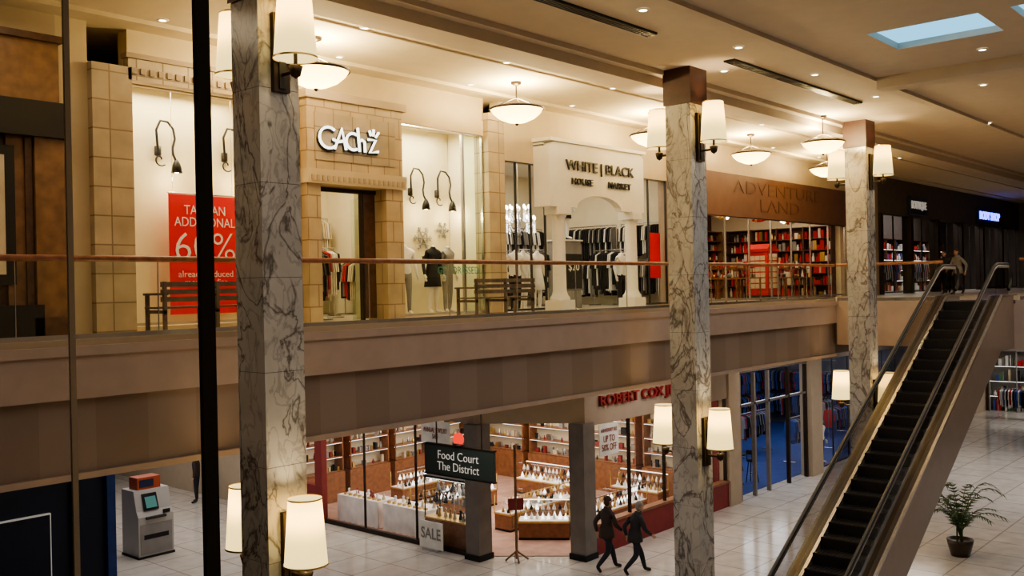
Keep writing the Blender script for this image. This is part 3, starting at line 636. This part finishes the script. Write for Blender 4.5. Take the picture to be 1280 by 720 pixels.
# red gift store
text('store_lettering', 'ADVENTURE\nLAND', 6.5, .95, (31, 14.985, 9.85), '-Y', 'rwood2', None, .006, -.012)
pal = ['cr', 'cr', 'cr', 'cc', 'cg', 'ck', 'cr', 'gold', 'cw']
SW = dict(ws=(.06, .15), hs=(.35, .9))
shelves(26.0, 36.5, 20.3, 20.9, UP, 9.2, 7, pal, '-Y', 'brown', False, .95, bk='rwood', **SW); shelves(36.4, 36.8, 15.5, 20.1, UP, 9.2, 6, pal, '-X', 'rwood', False, .95, bk='rwood', **SW)
shelves(27.0, 30.0, 17.6, 18.0, UP, 7.9, 4, pal, '-Y', 'rwood', False, .95, **SW)
for (x, y, L) in ((27.2, 15.9, 1.8), (29.6, 15.9, 1.8), (33.4, 16.0, 1.6), (35.2, 16.4, 1.4), (28.4, 16.9, 1.6), (33.2, 17.8, 2.0), (30.8, 17.3, 1.6), (35, 18.6, 1.6)): gift_table(x, y, UP, L, pal)
b = MB()   # garland of baubles and bulbs under the gift shop ceiling
for i in range(60):
    x = 26+i*.175; z = 9.55-.28*abs(math.sin(i*.22)); b.ell((x, 16.5, z), (.06, .06, .06), random.choice(['cr', 'gold', 'cw', 'bulb']), 8, 6)
b.tube([(26+i*.175, 16.5, 9.6-.28*abs(math.sin(i*.22))) for i in range(61)], .02, 'cgr', 6)
b.tube([(26, 16.5, 9.6), (26, 16.5, 10.3)], .006, 'ck', 5); b.tube([(36.5, 16.5, 9.4), (36.5, 16.5, 10.3)], .006, 'ck', 5)
b.obj('holiday_garland')
b = MB()
x0, y0 = 31.4, 15.7
b.box(x0-.05, x0+.85, y0-.05, y0+.85, UP, UP+.15, 'ck'); b.box(x0, x0+.8, y0, y0+.8, UP+.15, 8.15, 'cr'); b.box(x0-.04, x0+.84, y0-.04, y0+.84, 8.1, 8.2, 'cr')
b.prism([(x0, y0, 8.2), (x0+.8, y0, 8.2), (x0+.6, y0, 8.38), (x0+.2, y0, 8.38)], (0, .8, 0), 'cr')
for i in range(3):
    for j in range(6):
        b.box(x0+.1+i*.2, x0+.28+i*.2, y0-.012, y0, UP+.4+j*.2, UP+.56+j*.2, 'cc'); b.box(x0-.012, x0, y0+.1+i*.2, y0+.28+i*.2, UP+.4+j*.2, UP+.56+j*.2, 'cc')
b.box(x0+.1, x0+.7, y0-.015, y0, 7.92, 8.03, 'cw'); b.obj('red_telephone_box')
light('shop_light', 'AREA', (31, 17.5, 10.2), 230, (1, .76, .5), 8, 3.5)
for x, k, w, s in ((44.5, 'wtxt', 1.9, 'BOUTIQUE'), (55.5, 'sblue', 3.6, 'BODY SHOP')):
    b = MB(); b.box(x-w/2-.15, x+w/2+.15, 14.85, 14.99, 9.9, 10.7, 'navy'); o = b.obj('store_sign'); text('sign_text', s, w, .42, (x, 14.83, 10.3), '-Y', k, o, .02, .02)
for x in (42, 45, 49, 53): rack(x, 16.5, UP, 2.2, 0, ['ck', 'cb', 'cg', 'cr', 'cw'])
shelves(40.2, 60, 18.6, 18.98, UP, 9.2, 5, pal+['cw', 'cb'], '-Y', 'wood', True)
b = MB()
for i in range(9):
    for y in (15.9, 17.4): b.lathe(41+i*2.2, y, [(0, 11.33), (.1, 11.33)], 'bulb', 10); b.lathe(41+i*2.2, y, [(.1, 11.32), (.14, 11.34)], 'ck', 10)
b.obj('ceiling_downlights')
light('dark_shop_light', 'AREA', (50, 17, 10.9), 260, (.95, .9, .88), 12, 2)
def bench(x, y):
    b = MB(); L = .92; W = 'bwood'
    for s in (-1, 0, 1):
        xx = s*(L-.06)
        b.box(xx-.025, xx+.025, -.28, -.23, 0, .8, W); b.box(xx-.025, xx+.025, .23, .28, 0, .62 if s else .4, W); b.box(xx-.025, xx+.025, -.28, .28, .33, .38, W)
        if s: b.box(xx-.035, xx+.035, -.3, .32, .6, .635, W)
    for i in range(5): b.box(-L, L, -.2+i*.09, -.13+i*.09, .4, .43, W)
    for z in (.5, .61, .72): b.box(-L, L, -.27, -.245, z, z+.075, W)
    b.obj('wooden_bench', (x, y, UP))
bench(8.0, 13.35); bench(14.6, 13.35)
# ------------------------------------------------------------------ LOWER LEVEL
b = MB()
b.box(17.9, 18.1, 17.3, 45, 3.5, 4.8, 'hdr'); b.box(19.6, 27.0, 14.95, 15.2, 3.4, 4.8, 'hdr')
b.prism([(17.9, 17.3, 3.5), (19.6, 14.95, 3.5), (19.72, 15.2, 3.5), (18.1, 17.4, 3.5)], (0, 0, 1.3), 'tan')
b.box(17.9, 18.1, 26.2, 45, 0, 3.5, 'tan'); b.box(18.1, 27.0, 26.2, 26.4, 0, 4.8, 'offw'); b.box(27.0, 27.7, 14.9, 26.4, 0, 4.8, 'tan')
b.prism([(18.1, 17.4, 3.7), (19.72, 15.2, 3.7), (27, 15.2, 3.7), (27, 26.2, 3.7), (18.1, 26.2, 3.7)], (0, 0, .1), 'white')
b.box(27.7, 45, 15, 15.3, 4.1, 4.8, 'dark'); b.box(45, 62, 15, 15.3, 0, 4.8, 'tan'); b.box(27.7, 45, 23, 23.2, 0, 4.8, 'dwall'); b.box(45, 45.2, 15.3, 23, 0, 4.8, 'dwall')
b.box(32.9, 33.8, 14.85, 15.3, 0, 4.2, 'tan'); b.box(38.2, 38.8, 14.85, 15.3, 0, 4.2, 'tan')
b.box(10.3, 10.5, 22, 45, 0, 4.8, 'navy'); b.box(-8, 10.5, 21.8, 22, 0, 4.8, 'navy')
b.obj('wall_storefront_lower')
b = MB()
b.box(50, 50.2, -8, 15, 3.6, 5.1, 'tan'); b.box(50, 50.2, -8, 4, 0, 3.6, 'tan'); b.box(55, 55.2, 4, 15, 0, 5.1, 'tan'); b.box(50, 50.3, 9, 9.5, 0, 3.6, 'tan'); b.obj('wall_far_lower')
shelves(54.5, 54.95, 4.2, 14.8, 0, 3.2, 4, ['cr', 'cg', 'ck', 'cb', 'cgr', 'cw', 'cc'], '-X', 'cg')
rack(52, 12.5, 0, 2.4, 1.57, ['ck', 'cb', 'cr', 'cw']); rack(52, 7, 0, 2.4, 1.57, ['ck', 'cb', 'cr', 'cw'])
light('shop_light', 'AREA', (52.5, 9.5, 4.8), 260, (1, .95, .88), 3, 9)
b = MB()
for (x, y) in ((18.0, 17.25), (19.65, 15.1)): b.box(x-.24, x+.24, y-.24, y+.24, 0, 3.5, 'pier'); b.box(x-.27, x+.27, y-.27, y+.27, 0, .15, 'ck')
b.obj('trim_4')
b = MB()
b.prism([(18.15, 17.35, .005), (19.8, 15.2, .005), (26.95, 15.25, .005), (26.95, 26.1, .005), (18.15, 26.1, .005)], (0, 0, .012), 'carpet'); b.obj('floor_jewellery_carpet')
b = MB(); b.box(27.8, 44.9, 15.4, 22.9, .005, .015, 'blue'); b.obj('floor_sports_carpet')
b = MB()
for y in (19.6, 21.8, 24.0, 26.1): b.box(17.97, 18.03, y-.02, y+.02, 0, 3.5, 'bronze')
b.box(17.95, 18.05, 17.5, 26.1, 0, .12, 'bronze'); b.box(17.995, 18.005, 17.5, 26.1, .12, 3.5, 'glass')
b.box(17.9, 18.1, 24.04, 26.06, .12, 1.1, 'maroon'); b.box(17.9, 18.1, 23.7, 24.04, .12, 3.5, 'maroon')
WN[0] += 1; b.obj('window_%d' % WN[0])
b = MB()
b.box(19.9, 27, 14.97, 15.15, 0, .75, 'maroon'); b.box(19.9, 27, 14.93, 15.19, .75, .82, 'oak')
for i in range(5): b.box(19.9+i*1.75, 19.94+i*1.75, 15.0, 15.1, .82, 3.4, 'bronze')
b.box(19.9, 27, 15.04, 15.05, .82, 3.4, 'glass'); WN[0] += 1; b.obj('window_%d' % WN[0])
text('store_lettering', 'ROBERT COX JEWELERS', 5.3, .36, (22.85, 14.9, 3.96), '-Y', 'sredl', None, .04, .01)
b = MB(); b.box(20.15, 21.0, 14.9, 14.92, 2.55, 3.38, 'cw'); o = b.obj('sale_poster'); text('pt', 'ANNIVERSARY SALE', .72, .1, (20.57, 14.89, 3.22), '-Y', 'sredl', o, .002); text('pt2', 'UP TO\n50% OFF', .65, .4, (20.57, 14.89, 2.88), '-Y', 'sredl', o, .002)
b = MB(); b.box(17.85, 17.87, 18.1, 19.2, 2.9, 3.48, 'cw'); o = b.obj('sale_poster'); text('pt', 'ANNUAL JEWELRY\nSALE', .9, .3, (17.84, 18.65, 3.15), '-X', 'sredl', o, .002)
showcase(21.9, 18.6, 3.0, 0); showcase(21.2, 21.3, 3.2, .0); showcase(24.8, 20.4, 2.6, math.pi/2); showcase(22.8, 16.6, 3.2, 0); showcase(20.6, 17.2, 1.4, 2.2); showcase(22.5, 23.8, 3.0, 0)
showcase(25.6, 17.4, 1.8, math.pi/2)
jp = ['cw', 'gold', 'cc', 'steel', 'cg', 'cg', 'ck']
jewel_wall(18.4, 26.4, 25.6, 26.08, '-Y'); jewel_wall(26.5, 26.95, 15.5, 25.4, '-X')
b = MB(); b.box(18.15, 26.9, 26.1, 26.19, 0, 3.65, 'maroon'); b.box(26.96, 26.995, 15.3, 26.1, 0, 3.65, 'maroon'); b.obj('trim_5')
def clothtable(y0, y1):
    b = MB(); x0, x1 = 18.4, 19.1; b.box(x0, x1, y0, y1, .76, .8, 'cloth')
    n = int((y1-y0)/.08); P = []
    for i in range(n+1): P.append((x0-.02-.03*math.sin(i*1.9), y0+(y1-y0)*i/n))
    vs = [(x0, y, .8) for _, y in P]+[(x, y, .03) for x, y in P]; m = len(P)
    b.add(vs, [(i, i+1, m+i+1, m+i) for i in range(m-1)], 'cloth', True)
    vs = []; q = 9
    for i in range(q): vs.append((x0+(x1-x0)*i/(q-1), y0, .8))
    for i in range(q): vs.append((x0+(x1-x0)*i/(q-1), y0-.02-.03*math.sin(i*1.9), .03))
    b.add(vs, [(i, i+1, q+i+1, q+i) for i in range(q-1)], 'cloth', True)
    for x in (x0+.1, x1-.06): 
        for y in (y0+.1, y1-.1): b.tube([(x, y, .02), (x, y, .78)], .02, 'steel')
    for i in range(int((y1-y0)/.22)):
        yy = y0+.12+i*.22; k = random.choice(['cw', 'gold', 'cc', 'ck', 'maroon'])
        b.lathe(18.6+random.random()*.3, yy, [(.06, .8), (.05, .86), (.025, .9), (.04, .96), (0, .98)], k, 10)
        b.box(18.5, 18.58, yy-.05, yy+.05, .8, .86, 'gold')
    b.obj('cloth_covered_table')
clothtable(19.7, 21.5); clothtable(21.7, 23.6)
b = MB()
b.box(18.12, 18.7, 17.75, 19.4, 0, .75, 'oak'); b.box(18.1, 18.72, 17.73, 19.42, .75, .79, 'gold'); b.box(18.1, 18.72, 17.73, 19.42, 1.86, 1.92, 'ck')
for z in (1.15, 1.5): b.box(18.14, 18.7, 17.77, 19.38, z, z+.01, 'glass')
for x in (18.12, 18.69):
    for y in (17.75, 19.39): b.box(x-.012, x+.012, y-.012, y+.012, .79, 1.86, 'ck')
b.box(18.11, 18.115, 17.77, 19.38, .79, 1.86, 'glass'); b.box(18.14, 18.68, 17.8, 19.35, 1.84, 1.86, 'led_glint')
for z in (.79, 1.16, 1.51):
    for i in range(8): b.lathe(18.3+random.random()*.2, 17.9+i*.19, [(.06, z), (.04, z+.1), (.015, z+.16), (.04, z+.22), (0, z+.25)], random.choice(jp), 8)
b.obj('glass_display_cabinet')
b = MB(); b.box(17.76, 17.78, 18.35, 19.25, .06, .78, 'cw'); b.box(17.78, 17.85, 18.7, 18.9, .02, .3, 'steel'); b.box(17.7, 17.85, 18.5, 19.1, 0, .06, 'steel'); o = b.obj('floor_sale_sign'); text('sale_text', 'SALE', .75, .3, (17.75, 18.8, .46), '-X', 'cg', o, .002, .01)
light('shop_light', 'AREA', (22.5, 21, 3.62), 350, (1, .9, .74), 7, 8)
light('shop_light', 'AREA', (23, 16.6, 3.6), 60, (1, .9, .74), 6, 1.6)
b = MB()
for (px, py) in ((19, 20), (19, 23), (21, 18), (21, 21), (21, 24), (23, 16.5), (23, 19), (23, 22), (25, 18), (25, 21), (25, 24), (20, 18.6)): b.lathe(px, py, [(0, 3.69), (.09, 3.69)], 'bulb', 12); b.lathe(px, py, [(.09, 3.68), (.13, 3.7)], 'white', 12)
b.obj('ceiling_downlights')
b = MB(); b.tube([(0, 0, .05), (0, 0, 2.9)], .035, 'brown', 12)
for a in (0, 1.57, 3.14, 4.71): b.tube([(0, 0, .25), (.3*math.cos(a), .3*math.sin(a), .02)], .025, 'brown')
b.box(-.03, .03, -.2, .2, 1.3, 1.6, 'maroon'); b.ell((0, 0, 2.93), (.05, .05, .05), 'brown'); b.obj('post_stand', (18.45, 16.35, 0), .9)
b = MB(); b.box(14.5, 14.58, 13.45, 15.5, 3.0, 3.62, 'gdark'); b.box(14.49, 14.59, 13.43, 15.52, 3.62, 3.65, 'bronze'); b.box(14.49, 14.59, 13.43, 15.52, 2.97, 3.0, 'bronze')
for y in (13.8, 15.15): b.tube([(14.54, y, 3.65), (14.54, y, 4.8)], .015, 'bronze')
b.lathe(14.54, 14.47, [(0, 3.65), (.14, 3.66), (.14, 3.7), (0, 3.71)], 'bronze', 12); b.prism([(14.5, 14.47+.14*math.cos(a*.5236), 3.8+.14*math.sin(a*.5236)) for a in range(12)], (.06, 0, 0), 'sred')
o = b.obj('hanging_directory_sign'); text('sign_text', 'Food Court\nThe District', 1.25, .42, (14.49, 14.47, 3.31), '-X', 'wtxt', o, .003, -.005)
b = MB()
for x in (27.9, 28.9, 29.9, 31.4, 32.8): b.box(x-.05, x+.05, 15.0, 15.12, 0, 4.05, 'pier' if x < 30 else 'bronze')
b.box(31.45, 32.8, 15.04, 15.06, .1, 4.05, 'glass'); b.box(27.9, 32.8, 15, 15.1, 3.0, 3.08, 'steel'); b.obj('glass_entry_frame')
window(33.8, 38.2, 15.1, .1, 4.1, 3, 'dsteel'); window(38.8, 44.9, 15.1, .1, 4.1, 4, 'dsteel')
text('store_lettering', 'SPORTS AUTHENTICS', 1.9, .16, (29.6, 14.95, 4.42), '-Y', 'sred', None, .02, .0); text('store_lettering', 'FAN SHOP', 2.2, .2, (38.0, 14.95, 4.5), '-Y', 'sred', None, .02, .0)
sp = ['cb', 'cr', 'ck', 'ck', 'ck', 'cg', 'cb', 'cb']
for (x, y, L, a) in ((36, 16.7, 2.2, 0), (36, 18.8, 2.4, 0), (40, 16.8, 2.4, 0), (42.3, 18.2, 2.4, .0), (35, 21, 2.4, 0)): rack(x, y, .015, L, a, sp, 1.7, .9)
for x in (30, 32.6, 35.2, 37.8, 40.4, 43): rack(x, 22.6, .015, 2.4, 0, sp, 1.5, .95, tiers=1)
for y in (16.8, 19.2, 21.6): rack(44.6, y, .015, 2.2, 1.57, sp, 1.5, .95, tiers=1)
b = MB()
for x in (29.5, 32.5, 35.5, 38.5, 41.5):
    for y in (16.5, 18.5, 20.5): b.box(x-.6, x+.6, y-.06, y+.06, 4.6, 4.66, 'fluo'); b.box(x-.65, x+.65, y-.1, y+.1, 4.66, 4.7, 'dsteel'); b.tube([(x, y, 4.7), (x, y, 4.8)], .02, 'dsteel', 6)
b.obj('fluorescent_ceiling_lights')
for x, y in ((34.6, 15.7), (35.5, 15.7), (39.6, 15.8), (41, 15.8)): mannequin((x, y, .02), -1.7, random.choice(['cr', 'cb', 'cw']), 'ck', None, 'cb')
def stool(x, y):
    b = MB(); b.lathe(0, 0, [(0, .74), (.18, .74), (.19, .77), (.17, .81), (0, .82)], 'ck', 20)
    for i in range(4):
        a = i*math.pi/2+.78; b.tube([(.12*math.cos(a), .12*math.sin(a), .75), (.22*math.cos(a), .22*math.sin(a), 0)], .016, 'ck')
    b.tube([(.18*math.cos(a*.3927), .18*math.sin(a*.3927), .3) for a in range(17)], .01, 'steel', 6)
    b.tube([(-.17, .1, .8), (-.2, .1, 1.15), (-.2, -.1, 1.15), (-.17, -.1, .8)], .015, 'ck'); b.box(-.21, -.19, -.1, .1, 1.0, 1.15, 'ck'); b.obj('bar_stool', (x, y, .015))
def bartable(x, y):
    b = MB(); b.lathe(0, 0, [(0, 0), (.25, 0), (.25, .03), (.04, .06), (.035, 1.0), (.35, 1.02), (.36, 1.05), (0, 1.05)], 'ck', 24); b.obj('bar_table', (x, y, .015))
for (x, y) in ((30.1, 16.4), (31.6, 17.8), (33.3, 19.3)):
    bartable(x, y); stool(x-.65, y-.25); stool(x+.6, y-.3); stool(x-.1, y+.65)
light('shop_light', 'AREA', (31, 18.5, 4.55), 110, (.8, .88, 1), 6, 5); light('shop_light', 'AREA', (39, 18.5, 4.55), 120, (.9, .92, 1), 8, 5)
b = MB()
b.box(-.5, .5, -.45, .45, 0, 1.1, 'atm'); b.prism([(-.5, -.45, 1.1), (-.5, .45, 1.1), (-.5, .45, 1.78), (-.5, -.2, 1.78), (-.5, -.35, 1.25)], (1, 0, 0), 'atm')
b.prism([(-.3, -.38, 1.25), (.12, -.38, 1.25), (.12, -.22, 1.68), (-.3, -.22, 1.68)], (0, -.02, 0), 'ck'); b.prism([(-.24, -.41, 1.32), (.06, -.41, 1.32), (.06, -.29, 1.6), (-.24, -.29, 1.6)], (0, -.012, 0), 'scr')
b.box(-.3, .25, -.55, -.4, 1.04, 1.1, 'dsteel'); b.box(.2, .4, -.46, -.44, 1.12, 1.22, 'ck'); b.box(-.35, .35, -.465, -.45, .5, .62, 'ck'); b.box(-.45, .45, -.46, -.45, .1, .9, 'cg')
b.box(-.36, .3, -.15, .3, 1.78, 2.1, 'orange'); b.box(-.3, .1, -.16, -.15, 1.84, 2.04, 'navy'); b.box(-.52, .52, -.47, .47, 0, .06, 'ck')
o = b.obj('atm_machine', (12.9, 24.8, 0), 0)
b = MB(); b.box(6.8, 9.05, 21.72, 21.8, .4, 2.25, 'wtxt'); b.box(6.83, 9.02, 21.70, 21.74, .43, 2.22, 'navy'); b.box(9.5, 9.56, 21.7, 21.8, 0, 4.8, 'ck'); b.box(10.3, 10.5, 21.68, 21.8, 0, 3.0, 'cb'); b.obj('framed_wall_panel')
b = MB(); b.lathe(16.7, 10.7, [(.0, 0), (.26, 0), (.27, .03), (.27, .85), (.29, .87), (.29, .93), (.2, 1.0), (.12, .98), (.1, .9), (0, .9)], 'ck', 28); b.lathe(16.7, 10.7, [(.272, .1), (.278, .12), (.272, .14)], 'steel', 28); b.obj('trash_can')
# people
person((19.15, 14.0, 0), -.35, 'jk1', 'hairb', h=1.04); person((19.35, 13.3, 0), -.5, 'jk2', 'hairg', stoop=.05)
person((17.1, 29.5, 0), 2.4, 'jk1', 'hairb', 'stand', name='standing_man')
person((41, 12.7, UP), 3.0, 'jk2', 'hairb', name='walking_man'); person((43.5, 13.2, UP), 0.3, 'jk1', 'hairb', name='walking_man'); person((39, 11.6, UP), 2.6, 'cg', 'hairb', name='walking_man')
person((42, 9, 0), 2.8, 'jk2', 'hairb', name='walking_man'); person((43, 7.6, 0), .2, 'cr', 'hairb', name='walking_man')
# ------------------------------------------------------------------ escalator
b = MB()
def sideprofile(): return [(14.3, 0), (14.3, .15), (15.9, .15), (26.95, 6.52), (28.0, 6.52), (28.0, 5.12), (26.75, 5.12), (17.9, 0)]
for y0, y1 in ((6.95, 7.25), (8.3, 8.6)):
    b.prism([(x, y0+.01, z) for x, z in sideprofile()], (0, y1-y0-.01, 0), 'clad2'); b.prism([(x, y0, z) for x, z in sideprofile()], (0, .01, 0), 'clad')
    dk = [(14.3, .15), (15.9, .15), (26.95, 6.52), (28.3, 6.52)]
    for (xa, za), (xb, zb) in zip(dk, dk[1:]):
        b.prism([(xa, y0-.01, za), (xb, y0-.01, zb), (xb, y0-.01, zb+.02), (xa, y0-.01, za+.02)], (0, y1-y0+.02, 0), 'clad2')
        b.prism([(xa, y0-.02, za), (xb, y0-.02, zb), (xb, y0-.02, zb+.04), (xa, y0-.02, za+.04)], (0, .07, 0), 'steel')
b.prism([(17.6, 7.25, -.0), (26.9, 7.25, 5.5), (28, 7.25, 5.5), (28, 7.25, 5.14), (26.75, 7.25, 5.14), (17.95, 7.25, 0.02)], (0, 1.05, 0), 'clad')
n = 28; run = (26.95-15.86)/n; rise = UP/n
for i in range(n):
    x = 15.86+i*run; zt = (i+1)*rise
    b.box(x, x+run+.02, 7.27, 8.28, max(0, zt-.5), zt, 'step')
    b.box(x-.004, x+.02, 7.27, 8.28, zt-.02, zt+.003, 'dsteel')
    for j in range(12): yy = 7.3+j*.082; b.box(x, x+run, yy, yy+.03, zt, zt+.008, 'dsteel')
b.box(14.3, 15.9, 7.25, 8.3, 0, .03, 'steel'); b.box(26.95, 28.25, 7.25, 8.3, 6.1, 6.41, 'steel')
for y in (7.1, 8.45):
    gl = [(14.6, .18), (15.9, .18), (26.95, 6.55), (28.1, 6.55)]
    for (xa, za), (xb, zb) in zip(gl, gl[1:]):
        b.prism([(xa, y-.006, za), (xb, y-.006, zb), (xb, y-.006, zb+.76), (xa, y-.006, za+.76)], (0, .012, 0), 'eglass')
    path = [(15.0, y, .3), (14.55, y, .25), (14.32, y, .42), (14.25, y, .62), (14.35, y, .85), (14.6, y, .97), (15.7, y, .97), (16.0, y, 1.05), (26.8, y, 7.28), (27.1, y, 7.36), (28.1, y, 7.36), (28.35, y, 7.26), (28.46, y, 7.05), (28.4, y, 6.82), (28.15, y, 6.68)]
    b.tube(path, .042, 'rub', 10)
    b.tube([(p[0], p[1], p[2]-.06) for p in path[5:11]], .042, 'steel', 8)
b.obj('escalator')
# palm
b = MB(); px, py = 25.6, 7.7
b.lathe(px, py, [(0, 0), (.22, 0), (.3, .3), (.32, .42), (.29, .42), (.27, .36), (0, .36)], 'pot', 24)
for s in range(3):
    bx, by = px+.07*math.cos(s*2.1), py+.07*math.sin(s*2.1); b.tube([(bx, by, .35), (bx, by, .7)], .02, 'leaf')
for i in range(20):
    a = i*2.4; L = random.uniform(.75, 1.1); up = random.uniform(.5, 1.15); pts = []
    for t in range(9):
        q = t/8; pts.append(Vector((px+math.cos(a)*L*q*(.5+.5*q), py+math.sin(a)*L*q*(.5+.5*q), .5+up*1.25*math.sin(q*2.0))))
    b.tube(pts, [.012*(1-.08*t) for t in range(9)], 'leaf', 6)
    for t in range(2, 9):
        for h_ in (0, .5):
            p = pts[t]-(pts[t]-pts[t-1])*h_; d = (pts[t]-pts[t-1]).normalized(); n_ = d.cross(Vector((0, 0, 1))).normalized()
            for s in (-1, 1):
                tip = p+n_*s*.2*(1.2-t/10)+d*.14-Vector((0, 0, .07)); b.quad([p, p+d*.03, tip, p-d*.012+n_*s*.03], 'leaf')
b.obj('potted_palm')
# ------------------------------------------------------------------ observation window frame beside the camera
b = MB()
b.box(.794, .818, 1.345, 1.355, 0, 11.5, 'black'); b.obj('window_mullion_dark')
b = MB(); b.box(.592, .600, 1.347, 1.352, 0, 11.5, 'steel'); b.obj('window_mullion_steel')
# ------------------------------------------------------------------ world + camera
w = bpy.data.worlds.new('dusk'); sc.world = w; w.use_nodes = True
w.node_tree.nodes['Background'].inputs[0].default_value = (.3, .4, .5, 1); w.node_tree.nodes['Background'].inputs[1].default_value = .3
th = math.radians(41.5); F = Vector((math.cos(th), math.sin(th), 0)); Rv = Vector((math.sin(th), -math.cos(th), 0)); Uv = Vector((0, 0, 1)); r = math.radians(1.2)
U2 = Uv*math.cos(r)+Rv*math.sin(r); R2 = Rv*math.cos(r)-Uv*math.sin(r)
cd = bpy.data.cameras.new('camera'); cam = bpy.data.objects.new('camera', cd); COL.objects.link(cam)
mt = Matrix((R2, U2, -F)).transposed().to_4x4(); mt.translation = Vector((0, 0, 7.0)); cam.matrix_world = mt
cd.sensor_width = 36; cd.lens = 33.75; cd.clip_start = .05; cd.clip_end = 300
sc.camera = cam
try:
    sc.view_settings.view_transform = 'AgX'; sc.view_settings.look = 'AgX - Medium High Contrast'; sc.view_settings.exposure = .4
except Exception as e: print(e)
